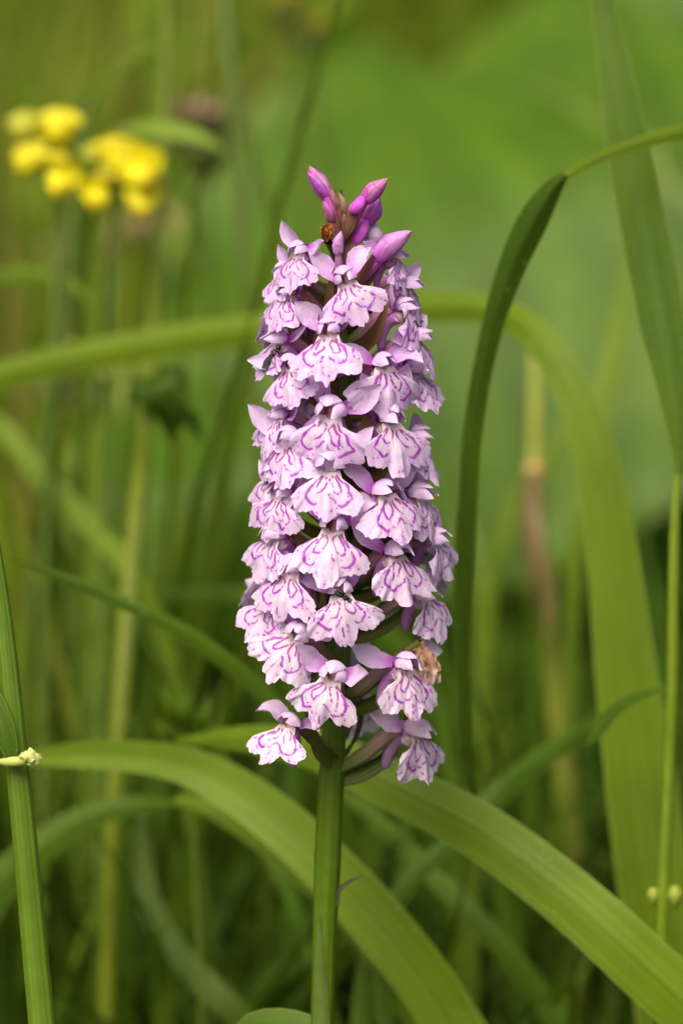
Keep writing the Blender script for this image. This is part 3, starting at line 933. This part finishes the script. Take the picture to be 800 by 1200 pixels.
def lip(rng, T, rot, dense, lobe, wid):
    """the lined, three-lobed lower petal; T = 0 foot of spike .. 1 top"""
    ns, nt = 109, 65
    s = np.linspace(-1, 1, ns)
    t = np.linspace(0, 1, nt)
    PHI = rad(67 + rng.uniform(-6, 7)) * wid
    a = np.abs(s)
    def outline(k):
        d = 0.85 * lobe * (1 + rng.uniform(-.4, .6))
        c = rng.uniform(-.5, .5)
        return np.interp(a, [0, .10, .19, .25, .33, .48, .64, .78, .88, .95, 1.0],
                         [7.6 + c, 7.35 + c, 6.8 + c * .6, 6.75 - d, 6.7 - .25 * d, 7.1, 7.05, 6.55, 5.8, 4.9, 3.6])
    R = np.where(s < 0, outline(0), outline(1)) * 1.0
    R = np.convolve(np.pad(R, 2, mode='edge'), np.array([1, 2, 3, 2, 1]) / 9, 'valid')
    sd = rng.randint(1 << 20)
    R *= 1 + 0.060 * noise1(s, sd, 5) + 0.045 * noise1(s, sd + 1, 12) + 0.036 * noise1(s, sd + 2, 26)
    R[np.abs(s) < .3] *= 1
    phi = s * PHI
    tt = t[:, None]
    x = s[None, :] * 1.35 * (1 - tt) + tt * R[None, :] * np.sin(phi)[None, :]
    h = tt * R[None, :] * np.cos(phi)[None, :] * .84 + 1.0 * sstep(0, .22, tt)
    # -- pigment, worked out on the flat petal
    X, Z = x / 5.0, (h - 0.85) / 4.4
    pts = []
    def put(poly, r0, keep):
        P = spline(np.array(poly), max(12, int(70 * np.sum(np.linalg.norm(np.diff(poly, axis=0), axis=1)))))
        k = noise1(np.arange(len(P)), rng.randint(1 << 20), .20)
        wv = noise1(np.arange(len(P)), rng.randint(1 << 20), .1)
        m = k > (1 - 2 * keep) * .8
        rr = r0 * (0.85 + .45 * wv)
        j = rng.normal(0, .006, P.shape)
        for q, on, r_ in zip(P + j, m, rr):
            if on: pts.append((q[0], q[1], max(r_, .008)))
    for sgn in (-1, 1):
        sx, sz = rng.uniform(.86, 1.1), rng.uniform(.88, 1.08)
        ox, oz = rng.uniform(-.03, .03), rng.uniform(-.03, .05)
        wob = rng.normal(0, .022, (12, 2))
        def tr(poly):
            q = np.array(poly) * [sx, sz] + [ox, oz]
            q = q + wob[:len(q)]
            q[:, 0] *= sgn
            return q
        put(tr(TEMPLATE['outer']), .037, .90)
        v = rng.rand()
        inn = TEMPLATE['inner']
        if v < .55: put(tr(inn), .029, .88)
        elif v < .8:
            put(tr(inn[:5]), .027, .8); put(tr(inn[6:]), .024, .75)
        else:
            put(tr(inn[:4]), .027, .8); put(tr([(q0 + .03, q1 + .1) for q0, q1 in inn[5:]]), .025, .8)
        if rng.rand() < .75: put(tr(TEMPLATE['centre']), .026, .85)
        if rng.rand() < .35 + .5 * dense: put(tr(TEMPLATE['mid']), .021, .7)
        if rng.rand() < .25 + .6 * dense: put(tr(TEMPLATE['far']), .022, .65)
        for _ in range(int(rng.randint(4, 9) + 9 * dense)):
            aa, r_ = rng.uniform(.30, .98), rng.uniform(.55, .95)
            if rng.rand() < .3: aa, r_ = rng.uniform(0, .3), rng.uniform(.78, .97)
            ph = aa * PHI; RR = np.interp(aa * sgn, s, R) / 5 * r_
            cx, cz = sgn * RR * math.sin(ph), RR * math.cos(ph)
            d = rng.uniform(0, .035 + .04 * dense); an = ph + rng.normal(0, .5)
            rr = rng.uniform(.012, .026)
            for f in (0, .5, 1):
                pts.append((cx + sgn * d * f * math.sin(an), cz + d * f * math.cos(an), rr))
    pts = np.array(pts)
    XX, ZZ = X.ravel(), Z.ravel()
    best = np.full(XX.shape, 9.0)
    for i in range(0, len(pts), 60):
        q = pts[i:i + 60]
        dd = np.sqrt((XX[:, None] - q[None, :, 0]) ** 2 + (ZZ[:, None] - q[None, :, 1]) ** 2) - q[None, :, 2]
        best = np.minimum(best, dd.min(1))
    core = 1 - sstep(-.012, .013, best)
    halo = 1 - sstep(.0, .11, best)
    ttv = np.broadcast_to(tt, x.shape).ravel(); sv = np.broadcast_to(s, x.shape).ravel()
    base = mixc(WHITE, PINK, np.clip(0.10 + .30 * T + .12 * noise1(sv * 3 + ttv * 2, sd + 5, 1.5), 0, 1) * (.45 + .55 * sstep(.3, 1, ttv)))
    base = mixc(base, CREAM, (1 - sstep(.0, .75, ttv)) * .75 * (1 - .35 * T))
    base = mixc(base, CREAM, .35 * (1 - T) * sstep(.2, .9, 1 - T))
    base = mixc(base, PINK, halo * (.20 + .10 * T))
    base = mixc(base, (.62, .42, .30), (1 - sstep(0, .10, ttv)) * .35)
    vein = sstep(.1, .8, noise1(sv, sd + 21, 17) + .3 * noise1(ttv, sd + 22, 6)) * sstep(.1, .4, ttv)
    base = base * (1 - .13 * vein[:, None])
    if T < .25 and rng.rand() < .6:       # browned margin on old florets
        sp = np.exp(-((sv - rng.uniform(-.8, .8)) / .13) ** 2) * sstep(.9, 1, ttv)
        base = mixc(base, (.45, .22, .06), sp * .8)
    ln = mixc(WINE, LINE, sstep(.02, .28, ttv))
    col = mixc(base, ln, core * .93)
    # -- bend into space
    hang0, hang1 = rad(rng.uniform(48, 62)), rad(rng.uniform(62, 90))
    hs = np.linspace(0, 9, 200)
    al = hang0 + (hang1 - hang0) * sstep(.3, 4.2, hs)
    yy = -np.concatenate([[0], np.cumsum(np.cos(al[:-1]) * np.diff(hs))])
    zz = -np.concatenate([[0], np.cumsum(np.sin(al[:-1]) * np.diff(hs))])
    y = np.interp(h, hs, yy); z = np.interp(h, hs, zz)
    sweep = rng.choice([.010, .02, .035, .055]) * rng.uniform(.8, 1.25)
    y = y + sweep * x ** 2 * (.4 + .6 * tt)
    y = y - .55 * np.exp(-(x / .75) ** 2) * sstep(.15, .55, tt) * (1 - .3 * tt)
    asy = rng.uniform(-.05, .05)
    y = y + asy * x * tt
    rip = (tt ** 3)
    y = y + rip * (.46 * noise1(s, sd + 7, 3.5)[None, :] + .34 * noise1(s, sd + 8, 10)[None, :])
    y = y + rip * .8 * sstep(.75, 1.0, a)[None, :] * rng.uniform(-.2, 1)
    y = y + .05 * noise1(x.ravel() * 1.2, sd + 9, 2).reshape(x.shape) * tt     # faint radial veins
    V = np.stack([x, y - 1.2, z + .15], -1).reshape(-1, 3)
    V = V @ rot.T
    g = Geo()
    g.add(V * MM, grid_faces(ns, nt), np.stack([sv * .5 + .5, ttv], -1), col)
    return g


def petal_col(T, rng, base_pow=1.0, pale=0.0):
    f = rng.uniform(.8, 1.2)
    sd = rng.randint(1 << 20)
    def fn(u, t):
        c = mixc(MAG, PINK, sstep(-.1, .35, t))
        c = mixc(c, mixc(WHITE, PINK, .12 + .22 * T), sstep(.10, .62 * f, t + .12 * noise1(u * 3 + 7, sd)))
        k = sstep(.45, .6, noise1(u * 4 + t * 9, sd + 1, 1.3)) * sstep(.1, .4, t)
        c = mixc(c, PINK * .85, k * .30)
        # pale lower florets fade towards dull mauve
        c = mixc(c, np.array([.60, .45, .58]), pale * .55)
        return c
    return fn


def floret(az, pos, scale, T, seed, roll=0, pitch=0, dyaw=0, dense=0.2, lobe=1.0, wid=1.0, reach=8.0, hood_open=0.0, bract=True, name="floret", lab=None):
    rng = np.random.RandomState(seed)
    root = bpy.data.objects.new(name, None)
    COL.objects.link(root)
    root.parent = orchid
    root.empty_display_size = .003
    root.location = pos - FOOT
    root.rotation_euler = (0, 0, az)
    if lab: root["label"] = lab
    root.scale = (scale,) * 3
    R = euler(rad(pitch), rad(-roll), rad(dyaw))
    RH = R * rng.uniform(.80, .93)        # hood size
    pale = sstep(.22, .0, T) if T < .22 else 0.0
    reach = reach / scale
    lip(rng, T, R, dense, lobe, wid).build("lip", PETAL, root)
    fold_up = hood_open * 1.0
    # hood: upper sepal and the two petals arch forward over the column
    g = Geo()
    lift = rng.uniform(-.3, .5) + fold_up
    tipz = rng.uniform(.9, 1.7) + fold_up
    fw = rng.uniform(-.2, .7)
    sheet(g, np.array([(0, 1.0, .2), (0, .55, 1.8), (0, -.8, 2.9 + lift), (0, -2.5, 2.75 + lift), (0, -4.0 + fw, tipz + .6)]) * MM,
          np.array([(0, .8), (.2, 1.5), (.5, 1.9), (.75, 1.45), (.92, .65), (1, .08)]) * [1, MM], (0, -.5, 1), nu=13, nv=26, cup=.55, ripple=.25 * MM, rip_n=4, seed=seed, edge=.05,
          col=petal_col(T, rng, pale=pale), rot=RH)
    g.build("upper_sepal", PETAL, root)
    for sg in (-1, 1):
        g = Geo()
        o = rng.uniform(-.25, .35)
        sheet(g, np.array([(sg * .7, .9, .1), (sg * (1.45 + o), .1, 1.3), (sg * (1.75 + o), -1.5, 1.75 + fold_up * .5), (sg * (1.35 + o), -2.9, 1.35 + fold_up * .5), (sg * (.75 + o * .6), -4.2 + rng.uniform(-.5, .3), .75 + fold_up * .4 + rng.uniform(-.3, .3))]) * MM,
              np.array([(0, .5), (.25, 1.0), (.55, 1.25), (.8, .85), (1, .06)]) * [1, MM], (sg * 1.0, 0, .75), nu=9, nv=22, cup=.35, ripple=.3 * MM, rip_n=4, seed=seed + 3, edge=.06,
              col=petal_col(T, rng, pale=pale), rot=RH)
        g.build("petal", PETAL, root)
    # spreading side sepals
    for sg in (-1, 1):
        g = Geo()
        el = rad(rng.uniform(5, 62)); sp = rad(rng.uniform(-8, 55)); L = rng.uniform(5.8, 7.6); cv = rng.uniform(-1.4, 1.6)
        d = np.array([sg * math.cos(el) * math.cos(sp), -math.cos(el) * math.sin(sp) + .25, math.sin(el)])
        b = np.array([sg * .95, .8, .6])
        mid_ = b + d * L * .5 + np.array([0, .2, cv * .25])
        tip = b + d * L + np.array([0, -.3, -cv * .8])
        sheet(g, np.array([b, mid_, tip]) * MM, np.array([(0, .65), (.2, 1.15), (.5, 1.7), (.75, 1.3), (.93, .5), (1, .05)]) * [1, MM], (sg * .15, -.85, .55), nu=9, nv=22, cup=-.45, twist=rng.uniform(-.5, .6) * sg,
              ripple=.3 * MM, rip_n=4, seed=seed + 5, edge=.05, col=petal_col(T, rng, pale=pale), rot=R)
        g.build("sepal", PETAL, root)
    # column in the throat
    g = Geo()
    def cc(u, t):
        c = mixc((.72, .58, .55), (.24, .035, .035), sstep(.25, .55, t) * sstep(.2, .7, np.cos(2 * np.pi * (u - .25)) * .5 + .5))
        return mixc(c, (.20, .028, .03), sstep(.75, 1, t) * .5)
    tube(g, np.array([(0, .2, -1.1), (0, -.45, -.3), (0, -.55, .8), (0, -.2, 1.7)]) * MM, np.array([(0, 1.25), (.3, 1.0), (.7, .8), (1, .25)]) * [1, MM], n=14, nv=16, rib=.06, ribs=4, col=cc, rot=R)
    g.build("column", PETAL, root)
    # spur behind the lip
    g = Geo()
    bx = rng.uniform(-.8, .8)
    tube(g, np.array([(0, -.2, -.7), (bx * .3, 1.6, -1.5), (bx * .8, 2.8, -3.6), (bx, 3.2, -6.2)]) * MM, np.array([(0, 1.25), (.3, 1.05), (.7, .85), (.93, .65), (1, .15)]) * [1, MM], n=10, nv=18,
         col=lambda u, t: mixc(mixc(PINK, MAG, .35 + .3 * T), (.62, .42, .6), .3 + .4 * pale + 0 * t), rot=R)
    g.build("spur", PETAL, root)
    # ovary (twisted green stalk) back to the stem
    g = Geo()
    up = rng.uniform(-.6, .6)
    tube(g, np.array([(0, reach, -6.0), (up * .5, reach * .62, -3.6), (up, reach * .28, -.6), (0, .9, .3)]) * MM, np.array([(0, .7), (.35, 1.05), (.75, 1.1), (1, .9)]) * [1, MM], n=12, nv=20, rib=.10, ribs=3,
         col=lambda u, t: mixc((.13, .17, .03), mixc((.26, .22, .12), (.46, .17, .36), .25 + .7 * T), sstep(.15, .8, t)))
    g.build("ovary", STEM, root)
    if bract:
        g = Geo()
        sg = rng.choice([-1, 1]); L = 1 + .25 * (1 - T)
        e = rng.uniform(-1, 1)
        sheet(g, np.array([(0, reach, -7.0), (sg * 1.2, reach * .72, -6.2), (sg * (1.9 + .3 * e), reach * .40, -4.0), (sg * (2.2 + .5 * e), reach * .22 - .3, -.6), (sg * (2.1 + e), reach * .15 - .8, 2.6 * L)]) * MM,
              np.array([(0, 1.0), (.25, 1.35), (.5, 1.25), (.8, .6), (1, .04)]) * [1, MM], (sg * .9, -.6, -.25), nu=7, nv=24, cup=-.5, seed=seed + 9,
              col=lambda u, t: mixc(mixc((.12, .16, .022), (.22, .15, .05), sstep(.2, .8, T)), (.30, .10, .10), sstep(.35, 1, t) * (.25 + .5 * T)))
        g.build("bract", BRACT, root)
    return root


# throat position in the photograph, lip width, roll (deg, + swings the lip to the right), extra yaw, pitch, marking density, lobing
F = [
    # x,   y,   w,  roll, dyaw, pitch, dense, lobe
    (353, 297, 58,   3,  12,   6, .15, 1.2),
    (406, 331, 70,  16,   6,   4, .10, 1.9),
    (457, 303, 54,   6,   0,   0, .15, 1.0),
    (341, 345, 58,   0,   6,   0, .10, 1.0),
    (388, 392, 80,   2,   0,   0, .15, 1.0),
    (466, 365, 68,   6,   0,   0, .10, .9),
    (446, 430, 80,  -3,   0,   0, .12, .8),
    (480, 437, 70,   4,   0,   0, .12, .9),
    (343, 430, 66,   2,   6,   0, .12, .8),
    (390, 486, 86,   0,   0,   0, .10, 1.0),
    (452, 495, 84,   4,   0,   0, .12, 1.0),
    (482, 519, 70,   6,   0,   0, .15, .9),
    (343, 515, 76,  -2,   8,   0, .12, .7),
    (387, 552, 80,  -6,   0,   0, .12, .9),
    (334, 582, 72,  -2,   8,   0, .18, .9),
    (447, 580, 82,   2,   0,   0, .15, 1.0),
    (483, 583, 74,   6,   0,   0, .15, .9),
    (391, 620, 84,   2,   0,   0, .20, 1.0),
    (329, 630, 72,  -8,   0,   0, .25, .9),
    (459, 651, 80,  -2,   0,   0, .20, .9),
    (503, 634, 68,   8,   0,   0, .25, 1.1),
    (346, 670, 78,  -3,   5,   0, .30, .8),
    (399, 697, 78,   3,   0,   0, .30, 1.3),
    (493, 700, 70,   3, -16,   0, .30, 1.0),
    (322, 706, 66, -20,   0,   0, .35, 1.0),
    (349, 746, 78, -34,   8,   4, .45, 1.4),
    (391, 793, 80, -22,  -4,   8, .50, 1.5),
    (341, 852, 72, -8,   4,   0, .50, 1.5),
    (480, 858, 82,   8, -10,   0, .45, 1.1),
    (470, 783, 80,   4, -6,   0, .40, 1.2),
    # silhouettes and second row
    (332, 490, 62,  -6,   0,   0, .15, 1.0),
    (328, 558, 62,  -6,   0,   0, .2, 1.0),
    (331, 402, 62,  -4,   0,   0, .15, 1.0),
    (474, 338, 58,   4,   0,   0, .15, 1.0),
    (482, 400, 62,   4,   0,   0, .15, 1.0),
    (337, 322, 50,  -6,   0,   0, .15, 1.0),
]
ZTOP, ZBOT = at_plane(395, 250, 0)[2], at_plane(390, 880, 0)[2]


def spike_r(T):
    """how far from the axis the throats sit, metres"""
    return float(np.interp(T, [0, .12, .35, .6, .8, .92, 1.0], [.0105, .0118, .0113, .0097, .0086, .0075, .006]))


RJ = np.random.RandomState(4).normal(0, 1, (len(F), 3)) * [4.5, 5.0, 7.0]
for i, (x, y, w, roll, dyaw, pitch, dense, lobe) in enumerate(F):
    P0 = at_plane(x, y, -0.006)
    for _ in range(4):                       # settle the throat on the spike's surface
        T = float(np.clip((P0[2] - ZBOT) / (ZTOP - ZBOT), 0, 1))
        a = axis_at(P0[2]); rr = spike_r(T)
        dx = np.clip((P0[0] - a[0]) / rr, -.985, .985)
        az = math.asin(dx)
        P0 = at_plane(x, y, -rr * math.cos(az))
    floret(az, P0, w / 78.5, T, 100 + i, roll=roll + RJ[i, 0], pitch=pitch + RJ[i, 1], dyaw=dyaw + RJ[i, 2] - math.degrees(az) * .14, dense=dense, lobe=lobe, reach=rr * 1000)

# florets on the far side of the spike
k = 0
rngb = np.random.RandomState(77)
for j in range(20):
    f = j / 19.0
    y = 335 + 500 * f
    az = math.pi + ((j * 137.5) % 150 - 75) * math.pi / 180 * .98
    z = at_plane(392, y, 0)[2]
    T = float(np.clip((z - ZBOT) / (ZTOP - ZBOT), 0, 1)); rr = spike_r(T); a = axis_at(z)
    floret(az, np.array([a[0] + rr * math.sin(az), -rr * math.cos(az), z]), (60 + 18 * (1 - f)) / 85 if f < .3 else .9, T, 300 + j, roll=rngb.uniform(-8, 8), dense=.2 + .2 * f, reach=rr * 1000)


# buds at the top
def bud(base, tip, Y, w, col0, col1, seed, spur=None, ov=None, name="bud", bract=True):
    rng = np.random.RandomState(seed)
    b, t_ = at_plane(*base, Y[0]), at_plane(*tip, Y[1])
    d = nrm(t_ - b); L = np.linalg.norm(t_ - b)
    root = bpy.data.objects.new(name, None); COL.objects.link(root); root.parent = orchid
    root.location = b - FOOT
    root.empty_display_size = .002
    g = Geo()
    side = np.array([rng.uniform(-.08, .08), 0, .05]) * L
    W = w / K / 2 * .86
    tube(g, [np.zeros(3), d * L * .35 + side, d * L * .75 + side * .6, d * L], [(0, W * .45), (.15, W * .8), (.4, W), (.65, W * .85), (.88, W * .38), (1, W * .06)], n=18, nv=24, rib=.05, ribs=3,
         col=lambda u, t: mixc(mixc(col0, col1, sstep(.1, .8, t + .25 * np.cos(2 * np.pi * u * 3))), (.45, .28, .12), sstep(.9, 1.0, t) * .7))
    g.build("bud_petals", BUD, root)
    e1 = nrm(np.cross(d, [0, 1.0, 0.1])); e2 = np.cross(d, e1)
    a0 = rng.uniform(0, 2 * math.pi)
    for q in range(3):
        an = a0 + q * 2.09
        n_ = e1 * math.cos(an) + e2 * math.sin(an)
        sn = rng.randint(1000)
        g = Geo()
        sheet(g, [n_ * W * .42, d * L * .2 + n_ * W * .85, d * L * .48 + n_ * W * 1.04 + side, d * L * .78 + n_ * W * .66 + side * .6, d * L * (1.02 + .05 * rng.rand()) + n_ * W * .10],
              [(0, W * .35), (.25, W * .80), (.5, W * .98), (.75, W * .66), (.92, W * .28), (1, W * .03)], n_, nu=13, nv=24, cup=.62, ripple=W * .10, rip_n=5, seed=seed * 7 + q, edge=.06,
              col=lambda u, t: mixc(mixc(mixc(col0, col1, sstep(.15, .85, t)), (.80, .62, .76), (.08 + .34 * sstep(.1, .6, noise1(u * 4, sn, 1.4))) * sstep(.05, .5, t) * (1 - .5 * u ** 2)),
                                    (.42, .24, .12), sstep(.9, 1.0, t) * .7))
        g.build("sepal", PETAL, root)
    bz = axis_at(b[2] - .0045) - b + np.array([0, -.0006, 0])
    g = Geo()
    tube(g, [bz, bz * .45 + np.array([0, -.0004, -.0006]), d * L * .08], [(0, .0006), (.5, .0008), (1, W * .55)], n=10, nv=14, rib=.08, ribs=3, col=lambda u, t: mixc((.16, .12, .045), col0, .15 + .75 * sstep(.3, 1, t)))
    g.build("ovary", STEM, root)
    if spur is not None:
        s0, s1 = at_plane(*spur[0], Y[0] - .001) - b, at_plane(*spur[1], Y[0] - .0012) - b
        g = Geo()
        tube(g, [s0, (s0 + s1) / 2 + np.array([.0003, -.0003, 0]), s1], [(0, .0006), (.35, .0009), (.75, .0008), (.93, .0005), (1, .0001)], n=10, nv=18, col=lambda u, t: mixc(np.array([.58, .08, .60]), (.70, .30, .68), .5 * sstep(.4, .9, noise1(u * 6, 3) + .4 * t)))
        g.build("spur", BUD, root)
    if bract:
        g = Geo()
        s_ = np.sign(bz[0]) or 1.0
        sheet(g, [bz + np.array([0, -.0008, -.0008]), bz * .5 + np.array([-s_ * -.0006, -.0012, -.0010]), d * L * .05 + np.array([s_ * .0009, -.0008, 0]), d * L * .32 + np.array([s_ * W * 1.1, -.0006, .0002])],
              [(0, .0007), (.4, .0010), (.75, .0006), (1, .00004)], (s_ * .5, -.9, .1), nu=7, nv=18, cup=.5,
              col=lambda u, t: mixc((.15, .10, .035), (.22, .07, .08), t))
        g.build("bract", BRACT, root)
    return root


PB = np.array([.62, .33, .46]); DM = np.array([.52, .08, .42])
bud((386, 236), (363, 196), (-.001, -.002), 25, PB, DM, 1)
bud((384, 232), (361, 203), (-.002, -.003), 15, MAG, np.array([.5, .08, .6]), 2, bract=False)
bud((424, 238), (453, 211), (-.002, -.003), 24, DM, np.array([.42, .06, .34]), 3, spur=((425, 232), (409, 249)))
bud((424, 262), (443, 232), (.001, .001), 30, MAG, np.array([.50, .07, .58]), 4, spur=((428, 258), (413, 288)))
bud((440, 306), (481, 272), (-.004, -.006), 29, np.array([.55, .10, .58]), np.array([.66, .26, .66]), 5)
bud((390, 262), (378, 236), (-.003, -.004), 15, np.array([.30, .08, .16]), DM, 6)
bud((396, 300), (400, 272), (-.005, -.006), 15, np.array([.60, .28, .60]), PINK, 7, bract=False)
bud((404, 252), (397, 226), (-.0015, -.002), 9, np.array([.25, .14, .10]), np.array([.34, .22, .10]), 8)
bud((398, 246), (389, 222), (-.0015, -.002), 9, np.array([.24, .10, .08]), np.array([.36, .16, .12]), 9)
bud((436, 292), (438, 262), (.002, .002), 26, np.array([.6, .4, .6]), WHITE, 10, bract=False)
# a browned, withered bud tip near the top and a shrivelled floret on the right below
for nm, ctr, sz, Y, lab, sd in (("withered_bud", (382, 272), 17, -.005, "small bud with an orange-brown shrivelled tip", 3), ("withered_floret", (497, 777), 29, -.006, "shrivelled brown floret", 8)):
    rng = np.random.RandomState(sd)
    c = at_plane(*ctr, Y)
    root = bpy.data.objects.new(nm, None); COL.objects.link(root); root.parent = orchid; root.location = c - FOOT; root["label"] = lab
    root.empty_display_size = .002
    s_ = sz / K
    for q in range(6):
        g = Geo()
        ph = 2 * math.pi * q / 6 + rng.uniform(-.3, .3)
        o = np.array([math.cos(ph) * .16, math.sin(ph) * .16, 0])
        a = np.array([-.15, 0, .85]) * s_
        b = (o * 1.3 + np.array([0, -.1, .25 + rng.uniform(-.1, .1)])) * s_
        d_ = (o * 1.7 + np.array([.12, -.1, -.35])) * s_
        e = (o * 1.2 + np.array([.28 + rng.uniform(-.12, .12), -.15, -.95 + rng.uniform(-.1, .35)])) * s_
        P = [a, b, d_, e]
        if nm == "withered_bud": P = [q_ * np.array([.75, .75, -.75]) * [1, 1, 1] for q_ in P]
        c0, c1 = ((np.array([.30, .09, .015]), np.array([.42, .16, .03])) if nm == "withered_bud" else (np.array([.42, .24, .14]), np.array([.70, .57, .52])))
        sn = rng.randint(1000)
        sheet(g, P, [(0, .07 * s_), (.3, .20 * s_), (.6, .25 * s_), (.85, .18 * s_), (1, .04 * s_)], o + np.array([0, -.05, 0]), nu=11, nv=34, cup=-.7, ripple=.16 * s_, rip_n=11, seed=sd * 10 + q, edge=.25, twist=rng.uniform(-.9, .9),
              col=lambda u, t: mixc(mixc(c0, c1, sstep(.35, .95, t) + .3 * noise1(u * 5 + 3 * t, sn)), (.22, .07, .03), .6 * sstep(.3, .6, noise1(u * 7 + 2, sn + 1))))
        g.build("shrivelled_petal", PLAIN, root)
    g = Geo()
    ba = axis_at(c[2] - .004) - c
    end = np.array([-.15, .1, .85]) * s_ * (1 if nm == "withered_floret" else -.7)
    tube(g, [ba, ba * .5 + np.array([0, -.001, .0008]), end], [(0, .0008), (.6, .0011), (1, .0006)], n=10, nv=14, col=(.13, .13, .03), rib=.08, ribs=3)
    g.build("ovary", STEM, root)


# ------------------------------------------------------------------ small insects on the florets
def insect(name, label, px, py, Y, L, ang, seed):
    rng = np.random.RandomState(seed)
    c = at_plane(px, py, Y)
    root = thing(name, label, "insect", c)
    ca, sa = math.cos(ang), math.sin(ang)
    Rm = np.array([[ca, 0, -sa], [0, 1, 0], [sa, 0, ca]])
    BK = np.array([.010, .010, .009])
    def pt(*q): return (np.array(q) * L) @ Rm.T
    g = Geo()
    tube(g, [pt(-.5, 0, 0), pt(-.2, -.03, .02), pt(.0, -.03, .03)], [(0, .03 * L), (.4, .15 * L), (.8, .13 * L), (1, .05 * L)], n=12, nv=14, col=BK); g.build("abdomen", DARK, root)
    g = Geo(); tube(g, [pt(-.04, -.02, .02), pt(.12, -.04, .04), pt(.26, -.02, .03)], [(0, .06 * L), (.5, .15 * L), (1, .05 * L)], n=12, nv=12, col=BK); g.build("thorax", DARK, root)
    g = Geo(); tube(g, [pt(.24, -.02, .02), pt(.33, -.02, .02), pt(.42, -.02, .0)], [(0, .04 * L), (.5, .10 * L), (1, .03 * L)], n=12, nv=10, col=BK); g.build("head", DARK, root)
    for s_ in (-1, 1):
        for q in range(3):
            g = Geo()
            x0 = .05 + .08 * q; x1 = -.25 + .3 * q + rng.uniform(-.08, .08)
            tube(g, [pt(x0, s_ * .08, 0), pt((x0 + x1) / 2, s_ * .26, .12), pt(x1, s_ * .40, -.22)], [(0, .022 * L), (.5, .016 * L), (1, .008 * L)], n=6, nv=12, col=BK); g.build("leg", DARK, root)
        g = Geo()
        sheet(g, [pt(.12, s_ * .06, .12), pt(-.2, s_ * .14, .18), pt(-.62, s_ * .2, .12)], [(0, .02 * L), (.5, .12 * L), (.85, .11 * L), (1, .01 * L)], (0, -.3, 1), nu=5, nv=12, col=np.array([.012, .012, .010])); g.build("wing", DARK, root)
    return root


insect("small_fly", "small black fly clinging among the florets on the spike's upper left edge", 322, 418, -.0050, .0042, rad(65), 1)
insect("small_fly", "tiny dark fly sitting in the throat of a lower middle floret", 402, 700, -.0172, .0030, rad(-35), 2)
